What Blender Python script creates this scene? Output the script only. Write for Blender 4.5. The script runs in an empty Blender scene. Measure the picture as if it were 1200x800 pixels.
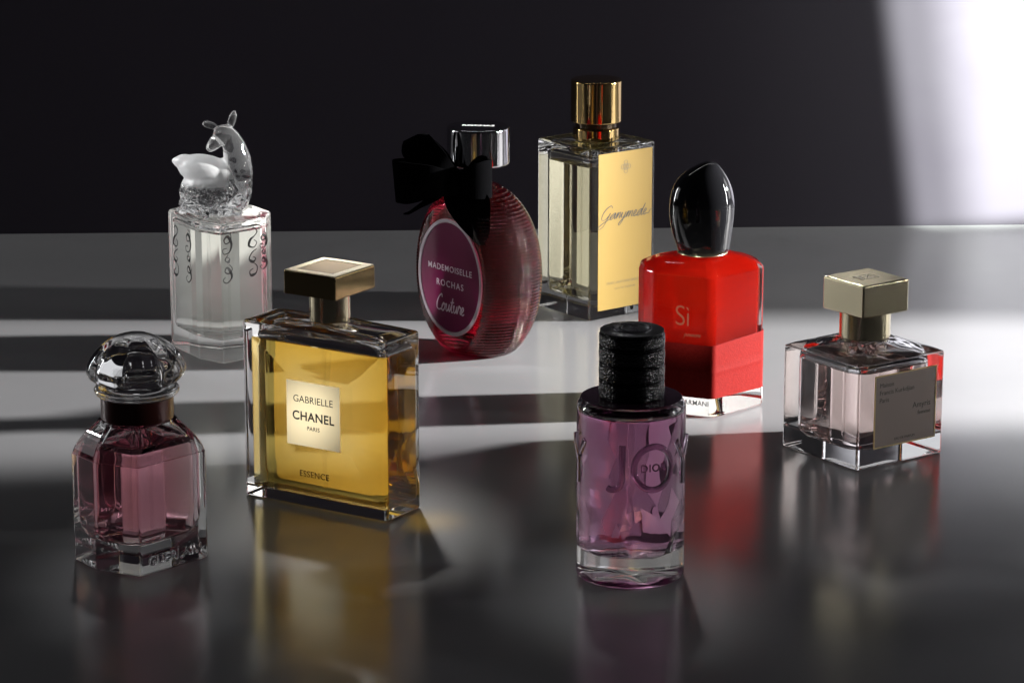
import bpy, bmesh, math, random
from mathutils import Vector, Matrix, noise

S = bpy.context.scene
COL = S.collection
R = math.radians
random.seed(7)

# ------------------------------------------------------------------ camera
cam = bpy.data.objects.new('camera', bpy.data.cameras.new('camera'))
COL.objects.link(cam)
cam.location = (0, -1.95622, 0.495)
cam.rotation_euler = (R(90 - 14.2), 0, 0)
cam.data.sensor_width = 36
cam.data.lens = 114
cam.data.clip_start = 0.05
cam.data.clip_end = 60
cam.data.dof.use_dof = False
cam.data.dof.focus_distance = 1.72
cam.data.dof.aperture_fstop = 22
S.camera = cam

# ------------------------------------------------------------------ render
S.view_settings.view_transform = 'Standard'
S.view_settings.look = 'None'
S.view_settings.exposure = 0
S.view_settings.gamma = 1
cy = S.cycles
cy.max_bounces = 40
cy.transmission_bounces = 36
cy.glossy_bounces = 16
cy.diffuse_bounces = 4
cy.transparent_max_bounces = 16
cy.volume_bounces = 0
cy.caustics_reflective = True
cy.caustics_refractive = True
cy.blur_glossy = 0.3
cy.sample_clamp_indirect = 3.0
cy.sample_clamp_direct = 0
cy.use_denoising = True
try:
    cy.denoiser = 'OPENIMAGEDENOISE'
    cy.denoising_input_passes = 'RGB_ALBEDO_NORMAL'
    cy.denoising_prefilter = 'ACCURATE'
except Exception:
    pass

# ------------------------------------------------------------------ world
w = bpy.data.worlds.new('World')
S.world = w
w.use_nodes = True
w.node_tree.nodes['Background'].inputs[0].default_value = (0.55, 0.5, 0.65, 1)
w.node_tree.nodes['Background'].inputs[1].default_value = 0.006


# ------------------------------------------------------------------ lamps
def aim(o, target):
    d = Vector(target) - o.location
    o.rotation_euler = d.to_track_quat('-Z', 'Y').to_euler()


def spot(name, loc, target, energy, angle, blend, radius, color=(1, 1, 1), slot=None, floor_cut=None, lean=0.0):
    """A spot lamp; slot = list of (t0, t1, t2, t3): barn-door opening in the horizontal tangent of the beam."""
    d = bpy.data.lights.new(name, 'SPOT')
    d.energy = energy
    d.spot_size = R(angle)
    d.spot_blend = blend
    d.shadow_soft_size = radius
    d.color = color
    o = bpy.data.objects.new(name, d)
    COL.objects.link(o)
    o.location = loc
    aim(o, target)
    if slot:
        d.use_nodes = True
        nt = d.node_tree
        em = nt.nodes['Emission']
        tc = nt.nodes.new('ShaderNodeTexCoord')
        sx = nt.nodes.new('ShaderNodeSeparateXYZ')
        nt.links.new(tc.outputs['Normal'], sx.inputs[0])
        az = nt.nodes.new('ShaderNodeMath'); az.operation = 'ABSOLUTE'
        nt.links.new(sx.outputs['Z'], az.inputs[0])
        dv = nt.nodes.new('ShaderNodeMath'); dv.operation = 'DIVIDE'
        nt.links.new(sx.outputs['X'], dv.inputs[0]); nt.links.new(az.outputs[0], dv.inputs[1])
        dy = nt.nodes.new('ShaderNodeMath'); dy.operation = 'DIVIDE'
        nt.links.new(sx.outputs['Y'], dy.inputs[0]); nt.links.new(az.outputs[0], dy.inputs[1])
        if lean:
            ln = nt.nodes.new('ShaderNodeMath'); ln.operation = 'MULTIPLY_ADD'; ln.inputs[1].default_value = lean
            nt.links.new(dy.outputs[0], ln.inputs[0]); nt.links.new(dv.outputs[0], ln.inputs[2])
            dv = ln
        total = None
        for (a, b, c, e, lev) in slot:
            m1 = nt.nodes.new('ShaderNodeMapRange'); m1.interpolation_type = 'SMOOTHSTEP'
            m1.inputs['From Min'].default_value = a; m1.inputs['From Max'].default_value = b
            m2 = nt.nodes.new('ShaderNodeMapRange'); m2.interpolation_type = 'SMOOTHSTEP'
            m2.inputs['From Min'].default_value = c; m2.inputs['From Max'].default_value = e
            m2.inputs['To Min'].default_value = lev; m2.inputs['To Max'].default_value = 0
            nt.links.new(dv.outputs[0], m1.inputs['Value']); nt.links.new(dv.outputs[0], m2.inputs['Value'])
            mu = nt.nodes.new('ShaderNodeMath'); mu.operation = 'MULTIPLY'
            nt.links.new(m1.outputs[0], mu.inputs[0]); nt.links.new(m2.outputs[0], mu.inputs[1])
            if total is None:
                total = mu
            else:
                ad = nt.nodes.new('ShaderNodeMath'); ad.operation = 'ADD'
                nt.links.new(total.outputs[0], ad.inputs[0]); nt.links.new(mu.outputs[0], ad.inputs[1])
                total = ad
        if floor_cut:
            m1 = nt.nodes.new('ShaderNodeMapRange'); m1.interpolation_type = 'SMOOTHSTEP'
            m1.inputs['From Min'].default_value = floor_cut[0]; m1.inputs['From Max'].default_value = floor_cut[1]
            nt.links.new(dy.outputs[0], m1.inputs['Value'])
            m2 = nt.nodes.new('ShaderNodeMapRange'); m2.interpolation_type = 'SMOOTHSTEP'
            m2.inputs['From Min'].default_value = floor_cut[2]; m2.inputs['From Max'].default_value = floor_cut[3]
            m2.inputs['To Min'].default_value = 1; m2.inputs['To Max'].default_value = 0
            nt.links.new(dy.outputs[0], m2.inputs['Value'])
            for mm in (m1, m2):
                mu = nt.nodes.new('ShaderNodeMath'); mu.operation = 'MULTIPLY'
                nt.links.new(total.outputs[0], mu.inputs[0]); nt.links.new(mm.outputs[0], mu.inputs[1])
                total = mu
        nt.links.new(total.outputs[0], em.inputs['Strength'])
    return o


def area(name, loc, target, energy, sx, sy, color=(1, 1, 1), spread=180):
    d = bpy.data.lights.new(name, 'AREA')
    d.shape = 'RECTANGLE'
    d.size = sx
    d.size_y = sy
    d.energy = energy
    d.color = color
    d.spread = R(spread)
    o = bpy.data.objects.new(name, d)
    COL.objects.link(o)
    o.location = loc
    aim(o, target)
    return o


spot('key_lamp', (1.70, 0.03, 0.50), (0.0, -0.10, 0.03), 1350, 60, 0.3, 0.034, (1.0, 0.985, 0.96),
     [(-0.088, -0.064, 0.088, 0.094, 1.0), (0.088, 0.094, 0.6, 0.9, 0.13)])
spot('wall_lamp', (0.95, -1.0, 0.55), (0.62, 0.35, 0.12), 3900, 60, 0.2, 0.005, (0.93, 1.0, 0.90),
     [(-0.33, -0.21, 3.0, 4.0, 0.02), (-0.226, -0.211, 3.0, 4.0, 0.58), (-0.208, -0.180, 3.0, 4.0, 0.9)], (-0.068, -0.056, 0.040, 0.072), 0.206)
area('right_strip', (1.15, -0.287, 0.28), (0.13, -0.163, 0.10), 3.2, 0.012, 0.55, (1.0, 0.99, 0.98))
area('right_softbox', (1.18, 0.14, 0.34), (0.0, -0.02, 0.12), 0.9, 0.30, 0.50, (1.0, 0.98, 0.97))
area('left_strip', (-1.15, 0.24, 0.30), (0.0, -0.10, 0.10), 2.6, 0.025, 0.50, (0.98, 0.99, 1.0))
area('added_edge_strip', (-0.02, 0.12, 0.95), (0.0, -0.22, 0.05), 0.45, 1.1, 0.006)  # added overhead light for sparkle along glass edges
area('left_softbox', (-1.18, 0.0, 0.38), (0.0, -0.1, 0.1), 0.5, 0.45, 0.5, (0.96, 0.97, 1.0))
spot('added_amber_backlight', (-0.17, 0.16, 0.55), (-0.086, -0.325, 0.052), 158, 7.2, 1.0, 0.05, (1.0, 0.97, 0.90))  # added backlight to make the amber perfume glow
spot('added_plum_backlight', (-0.24, 0.10, 0.50), (-0.183, -0.418, 0.044), 36, 5.4, 1.0, 0.05)  # added light from behind, lifts the dark plum perfume
spot('added_mauve_backlight', (0.03, 0.10, 0.55), (0.057, -0.435, 0.052), 46, 5.6, 1.0, 0.05)  # added backlight for the film behind the mauve perfume
spot('added_red_fill', (-0.50, -1.60, 0.50), (0.100, -0.165, 0.067), 150, 2.4, 0.6, 0.01, (1.0, 0.98, 0.96))  # added fill to brighten the red body from the front left
spot('added_clear_backlight', (-0.26, 0.24, 0.58), (-0.180, 0.0, 0.045), 26, 6.5, 1.0, 0.01)  # added light on the doe bottle's rear faces
spot('pink_caustic_fill', (0.62, 0.13, 0.36), (-0.190, -0.035, 0.030), 70, 5.0, 0.8, 0.01, (1.0, 0.10, 0.24))  # added, stands in for pink light cast through the magenta glass
spot('added_amber_cap_fill', (-0.09, 0.20, 0.35), (-0.0935, -0.3386, 0.125), 2.6, 3.6, 1.0, 0.02, (1.0, 0.97, 0.92))  # added light to brighten the amber bottle's cap top
spot('added_rose_cap_fill', (0.20, 0.25, 0.33), (0.1922, -0.2413, 0.097), 5, 4.2, 1.0, 0.02, (1.0, 0.98, 0.95))  # added light to brighten the rose bottle's cap top
spot('amber_caustic_fill', (0.06, 0.02, 0.70), (-0.041, -0.374, 0.0), 34, 2.6, 1.0, 0.01, (1.0, 0.62, 0.10))  # added, stands in for the golden caustic beside the amber bottle
spot('added_doe_fill', (-0.85, 0.05, 0.55), (-0.186, -0.025, 0.112), 44, 4.5, 0.8, 0.01)  # added light to whiten the doe's frosted back
spot('added_label_fill', (-0.25, -1.35, 0.42), (-0.106, -0.352, 0.051), 110, 2.6, 0.5, 0.015, (1.0, 0.96, 0.88))  # added light to lift the amber bottle's label


# ------------------------------------------------------------------ material helpers
def mat(name):
    m = bpy.data.materials.new(name)
    m.use_nodes = True
    nt = m.node_tree
    return m, nt, nt.nodes['Principled BSDF'], nt.nodes['Material Output']


def add_bump(nt, bs, scale, strength, dist=0.001, detail=3, kind='noise', stretch=(1, 1, 1)):
    tc = nt.nodes.new('ShaderNodeTexCoord')
    mp = nt.nodes.new('ShaderNodeMapping')
    mp.inputs['Scale'].default_value = stretch
    nt.links.new(tc.outputs['Object'], mp.inputs[0])
    if kind == 'noise':
        n = nt.nodes.new('ShaderNodeTexNoise'); n.inputs['Detail'].default_value = detail
        out = n.outputs[0]
    else:
        n = nt.nodes.new('ShaderNodeTexVoronoi')
        out = n.outputs['Distance']
    n.inputs['Scale'].default_value = scale
    nt.links.new(mp.outputs[0], n.inputs['Vector'])
    b = nt.nodes.new('ShaderNodeBump')
    b.inputs['Strength'].default_value = strength
    b.inputs['Distance'].default_value = dist
    nt.links.new(out, b.inputs['Height'])
    nt.links.new(b.outputs[0], bs.inputs['Normal'])
    return n


def rough_noise(nt, bs, scale, lo, hi, stretch=(1, 1, 1)):
    tc = nt.nodes.new('ShaderNodeTexCoord')
    mp = nt.nodes.new('ShaderNodeMapping')
    mp.inputs['Scale'].default_value = stretch
    n = nt.nodes.new('ShaderNodeTexNoise')
    n.inputs['Scale'].default_value = scale
    n.inputs['Detail'].default_value = 4
    mr = nt.nodes.new('ShaderNodeMapRange')
    mr.inputs['From Min'].default_value = 0.3; mr.inputs['From Max'].default_value = 0.7
    mr.inputs['To Min'].default_value = lo; mr.inputs['To Max'].default_value = hi
    nt.links.new(tc.outputs['Object'], mp.inputs[0])
    nt.links.new(mp.outputs[0], n.inputs['Vector'])
    nt.links.new(n.outputs[0], mr.inputs['Value'])
    nt.links.new(mr.outputs[0], bs.inputs['Roughness'])


def opaque(name, color, rough=0.5, metal=0.0, bump=None, coat=0.0, spec=0.5, rvar=None):
    m, nt, bs, out = mat(name)
    bs.inputs['Base Color'].default_value = (*color, 1)
    bs.inputs['Roughness'].default_value = rough
    bs.inputs['Metallic'].default_value = metal
    bs.inputs['Specular IOR Level'].default_value = spec
    bs.inputs['Coat Weight'].default_value = coat
    bs.inputs['Coat Roughness'].default_value = 0.03
    if bump:
        add_bump(nt, bs, *bump)
    if rvar:
        rough_noise(nt, bs, *rvar)
    return m


def glass(name, color=(1, 1, 1), ior=1.5, rough=0.0, bump=None, absorb=None, density=0.0):
    m, nt, bs, out = mat(name)
    bs.inputs['Base Color'].default_value = (*color, 1)
    bs.inputs['Roughness'].default_value = rough
    bs.inputs['IOR'].default_value = ior
    bs.inputs['Transmission Weight'].default_value = 1.0
    if bump:
        add_bump(nt, bs, *bump)
    if absorb:
        v = nt.nodes.new('ShaderNodeVolumeAbsorption')
        v.inputs['Color'].default_value = (*absorb, 1)
        v.inputs['Density'].default_value = density
        nt.links.new(v.outputs[0], out.inputs['Volume'])
    return m


REL = 1.36 / 1.5          # liquid seen from inside glass
AIR = 1.0 / 1.5           # air pocket seen from inside glass
GLASS = glass('clear_glass', (0.985, 0.99, 0.99), 1.5, 0.0, (38, 0.05, 0.002, 1))
GLASS_FACET = glass('crystal', (0.99, 0.99, 0.995), 1.55, 0.0, (30, 0.03, 0.002, 1))
POCKET = glass('air_pocket', (1, 1, 1), AIR)
GOLD = opaque('polished_gold', (0.62, 0.44, 0.19), 0.06, 1.0, (60, 0.02, 0.001, 1))
PALEGOLD = opaque('pale_gold', (0.82, 0.73, 0.50), 0.2, 1.0, (900, 0.03, 0.0002, 3))
CHROME = opaque('chrome', (0.62, 0.62, 0.64), 0.05, 1.0, (50, 0.02, 0.001, 1))
INK = opaque('black_ink', (0.012, 0.012, 0.012), 0.35)
def glow_film_material(mixv=0.2, tint=(0.92, 0.92, 0.90)):
    """translucent film added behind a bottle to catch light and make its perfume glow"""
    m, nt, bs, out = mat('added_film_veil')
    tp = nt.nodes.new('ShaderNodeBsdfTransparent')
    tl = nt.nodes.new('ShaderNodeBsdfTranslucent'); tl.inputs[0].default_value = (*tint, 1)
    mx = nt.nodes.new('ShaderNodeMixShader'); mx.inputs[0].default_value = mixv
    nt.links.new(tp.outputs[0], mx.inputs[1]); nt.links.new(tl.outputs[0], mx.inputs[2]); nt.links.new(mx.outputs[0], out.inputs['Surface'])
    return m


GLOW_FILM = glow_film_material()  # invented part, spreads backlight through the perfume
TUBE = glass('dip_tube_plastic', (0.93, 0.93, 0.93), 1.06, 0.05)


# ------------------------------------------------------------------ object helpers (millimetres in, metres out)
def link(name, bm, m, parent=None, smooth=True, wn=True, sharp=None):
    me = bpy.data.meshes.new(name)
    bmesh.ops.recalc_face_normals(bm, faces=bm.faces)
    bm.to_mesh(me)
    bm.free()
    me.transform(Matrix.Scale(0.001, 4))
    if m is not None:
        me.materials.append(m)
    if smooth:
        me.polygons.foreach_set('use_smooth', [True] * len(me.polygons))
        if sharp:
            me.set_sharp_from_angle(angle=R(sharp))
    o = bpy.data.objects.new(name, me)
    COL.objects.link(o)
    if parent:
        o.parent = parent
    if smooth and wn:
        md = o.modifiers.new('weighted', 'WEIGHTED_NORMAL')
        md.keep_sharp = True
        md.weight = 100
    return o


def thing(name, label, cat, loc, rotz=0, group=None):
    o = bpy.data.objects.new(name, None)
    COL.objects.link(o)
    o.location = (loc[0] * .001, loc[1] * .001, (loc[2] if len(loc) > 2 else 0) * .001 + 0.0001)
    o.rotation_euler = (0, 0, R(rotz))
    o.empty_display_size = 0.02
    o['label'] = label
    o['category'] = cat
    if group:
        o['group'] = group
    return o


def rrect(wx, wy, r, n=6, cx=0, cy_=0):
    r = min(r, wx / 2 - 1e-3, wy / 2 - 1e-3)
    pts = []
    for (sx, sy, a0) in ((1, -1, -90), (1, 1, 0), (-1, 1, 90), (-1, -1, 180)):
        for k in range(n + 1):
            a = R(a0 + 90 * k / n)
            pts.append((cx + sx * (wx / 2 - r) + r * math.cos(a), cy_ + sy * (wy / 2 - r) + r * math.sin(a)))
    return pts


def circ(r, n=64, ph=0.0):
    return [(r * math.cos(2 * math.pi * k / n + ph), r * math.sin(2 * math.pi * k / n + ph)) for k in range(n)]


def rpoly(pts, r, n=5):
    """convex CCW polygon with rounded corners"""
    out = []
    N = len(pts)
    for i in range(N):
        p0, p1, p2 = Vector(pts[i - 1]), Vector(pts[i]), Vector(pts[(i + 1) % N])
        d0 = (p0 - p1).normalized(); d1 = (p2 - p1).normalized()
        ang = d0.angle(d1)
        t = min(r / math.tan(ang / 2), (p0 - p1).length * .45, (p2 - p1).length * .45)
        rr = t * math.tan(ang / 2)
        c = p1 + (d0 + d1).normalized() * (rr / math.sin(ang / 2))
        a = p1 + d0 * t - c
        b = p1 + d1 * t - c
        for k in range(n + 1):
            s = k / n
            v = (a * (1 - s) + b * s)
            v = v.normalized() * rr
            out.append(tuple(c + v))
    return out


def offset_poly(pts, d):
    """inset a convex CCW polygon by d"""
    out = []
    N = len(pts)
    for i in range(N):
        p0, p1, p2 = Vector(pts[i - 1]), Vector(pts[i]), Vector(pts[(i + 1) % N])
        e0 = (p1 - p0).normalized(); e1 = (p2 - p1).normalized()
        n0 = Vector((-e0.y, e0.x)); n1 = Vector((-e1.y, e1.x))
        b = (n0 + n1).normalized()
        out.append(tuple(p1 + b * (d / max(0.3, b.dot(n0)))))
    return out


def scale_ring(ring, s, c=(0, 0)):
    return [(c[0] + (x - c[0]) * s, c[1] + (y - c[1]) * s) for x, y in ring]


def mix_ring(a, b, t):
    return [(x0 * (1 - t) + x1 * t, y0 * (1 - t) + y1 * t) for (x0, y0), (x1, y1) in zip(a, b)]


def loft(bm, rings, cap0=True, cap1=True):
    """rings: list of (list of 2-D points, z) or list of 3-D points"""
    loops = []
    for rg in rings:
        if isinstance(rg, tuple) and len(rg) == 2 and isinstance(rg[0], list):
            pts = [(x, y, rg[1]) for x, y in rg[0]]
        else:
            pts = rg
        loops.append([bm.verts.new(p) for p in pts])
    n = len(loops[0])
    for a, b in zip(loops, loops[1:]):
        for i in range(n):
            j = (i + 1) % n
            bm.faces.new((a[i], a[j], b[j], b[i]))
    if cap0:
        bm.faces.new(list(reversed(loops[0])))
    if cap1:
        bm.faces.new(loops[-1])
    return loops


def lathe(profile, n=64):
    bm = bmesh.new()
    loft(bm, [(circ(max(r, 0.02), n), z) for r, z in profile])
    return bm


def round_profile(r, z0, z1, e0=0.8, e1=0.8, n=5):
    """cylinder profile with rounded ends"""
    p = []
    for k in range(n + 1):
        a = R(90 * k / n)
        p.append((r - e0 + e0 * math.sin(a), z0 + e0 - e0 * math.cos(a)))
    for k in range(n + 1):
        a = R(90 * k / n)
        p.append((r - e1 + e1 * math.cos(a), z1 - e1 + e1 * math.sin(a)))
    return p


def box_bm(x0, x1, y0, y1, z0, z1, bev=0.0, seg=3):
    bm = bmesh.new()
    bmesh.ops.create_cube(bm, size=1)
    for v in bm.verts:
        v.co = ((x0 + x1) / 2 + v.co.x * (x1 - x0), (y0 + y1) / 2 + v.co.y * (y1 - y0), (z0 + z1) / 2 + v.co.z * (z1 - z0))
    if bev:
        bmesh.ops.bevel(bm, geom=list(bm.edges), offset=bev, segments=seg, affect='EDGES', profile=0.5)
    return bm


def slab_rings(ringf, z0, z1, e0, e1, n=4):
    """rings with rounded bottom and top edges; ringf(inset) gives a ring"""
    out = []
    for k in range(n + 1):
        a = R(90 * k / n)
        out.append((ringf(e0 * (1 - math.sin(a))), z0 + e0 * (1 - math.cos(a))))
    for k in range(n + 1):
        a = R(90 * k / n)
        out.append((ringf(e1 * (1 - math.cos(a))), z1 - e1 * (1 - math.sin(a))))
    return out


def catmull(pts, sub=6, closed=False):
    P = [Vector(p) for p in pts]
    out = []
    n = len(P)
    rng = range(n if closed else n - 1)
    for i in rng:
        p0 = P[(i - 1) % n] if closed or i > 0 else P[0]
        p1 = P[i]
        p2 = P[(i + 1) % n]
        p3 = P[(i + 2) % n] if closed or i + 2 < n else P[-1]
        for k in range(sub):
            t = k / sub
            out.append(0.5 * ((2 * p1) + (-p0 + p2) * t + (2 * p0 - 5 * p1 + 4 * p2 - p3) * t * t + (-p0 + 3 * p1 - 3 * p2 + p3) * t ** 3))
    if not closed:
        out.append(P[-1].copy())
    return out


def flat_stroke(bm, pts2, rad, mapf, thick=0.12):
    """a pen stroke along 2-D points, lifted onto a surface by mapf(x, y, h)"""
    n = len(pts2)
    L = []
    for i, p in enumerate(pts2):
        d = (pts2[min(i + 1, n - 1)] - pts2[max(i - 1, 0)])
        d = d.normalized() if d.length > 1e-9 else Vector((1, 0))
        nn = Vector((-d.y, d.x))
        r = rad(i / max(1, n - 1)) if callable(rad) else rad
        a, b = p + nn * r, p - nn * r
        L.append([bm.verts.new(mapf(a.x, a.y, 0)), bm.verts.new(mapf(b.x, b.y, 0)),
                  bm.verts.new(mapf(b.x, b.y, thick)), bm.verts.new(mapf(a.x, a.y, thick))])
    for a, b in zip(L, L[1:]):
        for i in range(4):
            j = (i + 1) % 4
            bm.faces.new((a[i], a[j], b[j], b[i]))
    bm.faces.new(list(reversed(L[0])))
    bm.faces.new(L[-1])


def round_stroke(bm, pts2, rad, height, mapf, n=10):
    """a raised bead of half-round section along 2-D points"""
    N = len(pts2)
    L = []
    for i, p in enumerate(pts2):
        d = (pts2[min(i + 1, N - 1)] - pts2[max(i - 1, 0)])
        d = d.normalized() if d.length > 1e-9 else Vector((1, 0))
        nn = Vector((-d.y, d.x))
        ring = []
        for k in range(n + 1):
            a = math.pi * k / n
            q = p + nn * (rad * math.cos(a))
            ring.append(bm.verts.new(mapf(q.x, q.y, height * math.sin(a) ** .8)))
        L.append(ring)
    for a, b in zip(L, L[1:]):
        for i in range(n + 1):
            j = (i + 1) % (n + 1)
            bm.faces.new((a[i], a[j], b[j], b[i]))
    bm.faces.new(list(reversed(L[0])))
    bm.faces.new(L[-1])


def text_bm(body, size, mapf, thick=0.12, bold=0.0, align='CENTER', spacing=1.0, sx=1.0, bm=None, bevel=0.0, shear=0.0):
    cu = bpy.data.curves.new('lettering_curve', 'FONT')
    cu.body = body
    cu.size = size
    cu.offset = bold
    cu.extrude = 0.5
    cu.align_x = align
    cu.align_y = 'CENTER'
    cu.space_character = spacing
    cu.shear = shear
    cu.resolution_u = 5
    to = bpy.data.objects.new('lettering_curve', cu)
    COL.objects.link(to)
    dg = bpy.context.evaluated_depsgraph_get()
    dg.update()
    me = bpy.data.meshes.new_from_object(to.evaluated_get(dg))
    bpy.data.objects.remove(to)
    bpy.data.curves.remove(cu)
    b2 = bmesh.new()
    b2.from_mesh(me)
    bpy.data.meshes.remove(me)
    for v in b2.verts:
        h = thick if v.co.z > 0 else 0.0
        v.co = mapf(v.co.x * sx, v.co.y, h)
    if bm is None:
        return b2
    tmp = bpy.data.meshes.new('tmp')
    b2.to_mesh(tmp); b2.free()
    bm.from_mesh(tmp)
    bpy.data.meshes.remove(tmp)
    return bm


def face_map(cx, cz, y, sgn=-1):
    """text plane on a face whose outward normal is local -Y"""
    return lambda a, b, h: (cx + a, y + sgn * h, cz + b)


def plane_map(p0, p1, cz, lift=0.05):
    """text plane on a vertical face running from p0 to p1 (left to right as seen from outside)"""
    a = Vector((p0[0], p0[1])); b = Vector((p1[0], p1[1]))
    d = (b - a).normalized(); n = Vector((d.y, -d.x)); c = (a + b) / 2
    def f(x, y, h):
        q = c + d * x + n * (lift + h)
        return (q.x, q.y, cz + y)
    return f


def added_satin_back(o, direction, mixv, zmin=0.0, tint=(0.90, 0.90, 0.86), limit=0.25):
    """the rear wall of the bottle is etched satin glass, so light arriving from behind spreads through the perfume"""
    m, nt, bs, out = mat('added_satin')
    bs.inputs['Base Color'].default_value = (0.96, 0.965, 0.95, 1)
    bs.inputs['Transmission Weight'].default_value = 1
    bs.inputs['Roughness'].default_value = 0.12
    bs.inputs['IOR'].default_value = 1.5
    tl = nt.nodes.new('ShaderNodeBsdfTranslucent'); tl.inputs[0].default_value = (*tint, 1)
    mx = nt.nodes.new('ShaderNodeMixShader'); mx.inputs[0].default_value = mixv
    nt.links.new(bs.outputs[0], mx.inputs[1]); nt.links.new(tl.outputs[0], mx.inputs[2]); nt.links.new(mx.outputs[0], out.inputs['Surface'])
    o.data.materials.append(m)
    d = Vector(direction).normalized()
    for f in o.data.polygons:
        if f.normal.x * d.x + f.normal.y * d.y > limit and abs(f.normal.z) < .3 and f.center.z > zmin * .001:
            f.material_index = 1


# cursive pen strokes, x-height 1
CUR = {
 'a': (1.1, [[(0,0),(.5,.6),(.9,.95),(.6,1),(.2,.7),(.1,.25),(.35,0),(.7,.3),(.95,.95),(.9,.3),(1.1,0)]]),
 'n': (1.0, [[(0,0),(.22,.9),(.3,.9),(.25,.05),(.5,.8),(.72,1),(.82,.7),(.8,.2),(1.0,0)]]),
 'm': (1.45, [[(0,0),(.22,.9),(.3,.9),(.25,.05),(.45,.8),(.62,1),(.7,.7),(.66,.05),(.9,.8),(1.1,1),(1.2,.7),(1.2,.2),(1.45,0)]]),
 'e': (.75, [[(0,.1),(.4,.5),(.5,.85),(.3,1),(.1,.6),(.15,.2),(.4,0),(.75,.2)]]),
 'y': (1.0, [[(0,.2),(.15,.95),(.2,.3),(.45,.05),(.75,.4),(.85,.95),(.7,-.4),(.4,-1.1),(.15,-.9),(.5,-.3),(1,.1)]]),
 'd': (1.2, [[(0,0),(.5,.6),(.85,.95),(.5,1),(.15,.6),(.15,.15),(.45,0),(.75,.4),(1.05,1.9),(.92,.4),(1.05,0),(1.2,.1)]]),
 'o': (.9, [[(0,0),(.2,.5),(.4,.95),(.1,.6),(.15,.1),(.5,0),(.75,.5),(.5,.95),(.42,.85),(.9,.85)]]),
 'u': (1.0, [[(0,.6),(.15,.95),(.15,.3),(.4,0),(.7,.4),(.8,.95),(.8,.3),(1,0)]]),
 't': (.75, [[(0,0),(.3,.8),(.45,1.8),(.35,.4),(.5,0),(.75,.1)], [(.05,1.2),(.4,1.25),(.8,1.3)]]),
 'r': (.8, [[(0,0),(.2,.9),(.35,1.08),(.5,.85),(.7,.9),(.65,.3),(.8,0)]]),
 's': (.7, [[(0,0),(.35,.8),(.4,1.02),(.55,.5),(.4,0),(.15,.1),(.7,.1)]]),
 'i': (.5, [[(0,0),(.25,.95),(.25,.3),(.5,0)], [(.32,1.4),(.36,1.5)]]),
 'p': (1.0, [[(0,0),(.25,.95),(.1,-1.0),(.25,.5),(.6,1),(.75,.5),(.5,.02),(.3,.1),(1,.1)]]),
 'G': (1.7, [[(1.5,1.9),(1.1,2.3),(.4,1.9),(0,1.0),(.2,.2),(.8,.1),(1.3,.6),(1.5,1.1),(1.3,.2),(1.0,-.9),(.4,-1.3),(.0,-1.0),(.7,-.4),(1.7,.1)]]),
 'C': (1.15, [[(1.1,1.6),(.9,2.0),(.4,1.6),(.1,.9),(.2,.2),(.7,0),(1.15,.2)]]),
}


def script_bm(word, xh, rad, mapf, slant=0.25, wide=1.0, thick=0.1):
    bm = bmesh.new()
    total = sum(CUR[c][0] for c in word)
    x = -total / 2
    for c in word:
        wd, strokes = CUR[c]
        for st in strokes:
            pts = [Vector(((x + px + py * slant) * xh * wide, py * xh)) for px, py in st]
            pts = [Vector((p.x, p.y)) for p in catmull([(q.x, q.y, 0) for q in pts], 5)]
            flat_stroke(bm, pts, lambda t: rad * (0.7 + 0.5 * math.sin(9 * t) ** 2), mapf, thick)
        x += wd
    return bm


# ------------------------------------------------------------------ the setting: tabletop and wall
def tabletop():
    m, nt, bs, out = mat('table_lacquer')
    tc = nt.nodes.new('ShaderNodeTexCoord')
    n1 = nt.nodes.new('ShaderNodeTexNoise'); n1.inputs['Scale'].default_value = 6; n1.inputs['Detail'].default_value = 5
    cr = nt.nodes.new('ShaderNodeValToRGB')
    cr.color_ramp.elements[0].position = .3; cr.color_ramp.elements[0].color = (0.142, 0.142, 0.148, 1)
    cr.color_ramp.elements[1].position = .7; cr.color_ramp.elements[1].color = (0.162, 0.162, 0.168, 1)
    nt.links.new(tc.outputs['Object'], n1.inputs['Vector'])
    nt.links.new(n1.outputs[0], cr.inputs[0])
    nt.links.new(cr.outputs[0], bs.inputs['Base Color'])
    bs.inputs['Specular IOR Level'].default_value = 0.4
    n2 = nt.nodes.new('ShaderNodeTexNoise'); n2.inputs['Scale'].default_value = 18; n2.inputs['Detail'].default_value = 6
    mr = nt.nodes.new('ShaderNodeMapRange')
    mr.inputs['To Min'].default_value = 0.10; mr.inputs['To Max'].default_value = 0.22
    nt.links.new(tc.outputs['Object'], n2.inputs['Vector'])
    nt.links.new(n2.outputs[0], mr.inputs['Value']); nt.links.new(mr.outputs[0], bs.inputs['Roughness'])
    n3 = nt.nodes.new('ShaderNodeTexNoise'); n3.inputs['Scale'].default_value = 2200; n3.inputs['Detail'].default_value = 2
    b = nt.nodes.new('ShaderNodeBump'); b.inputs['Strength'].default_value = 0.06; b.inputs['Distance'].default_value = 0.0002
    nt.links.new(tc.outputs['Object'], n3.inputs['Vector']); nt.links.new(n3.outputs[0], b.inputs['Height'])
    nt.links.new(b.outputs[0], bs.inputs['Normal'])
    bm = bmesh.new()
    pts = [(-1000, -1100), (1000, -1100), (1000, 329 + 43), (-1000, 329 - 43)]
    loft(bm, [(pts, -30), (pts, 0)])
    o = link('tabletop', bm, m, smooth=False)
    o['kind'] = 'structure'
    o['label'] = 'dark grey satin tabletop under the bottles'


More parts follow.
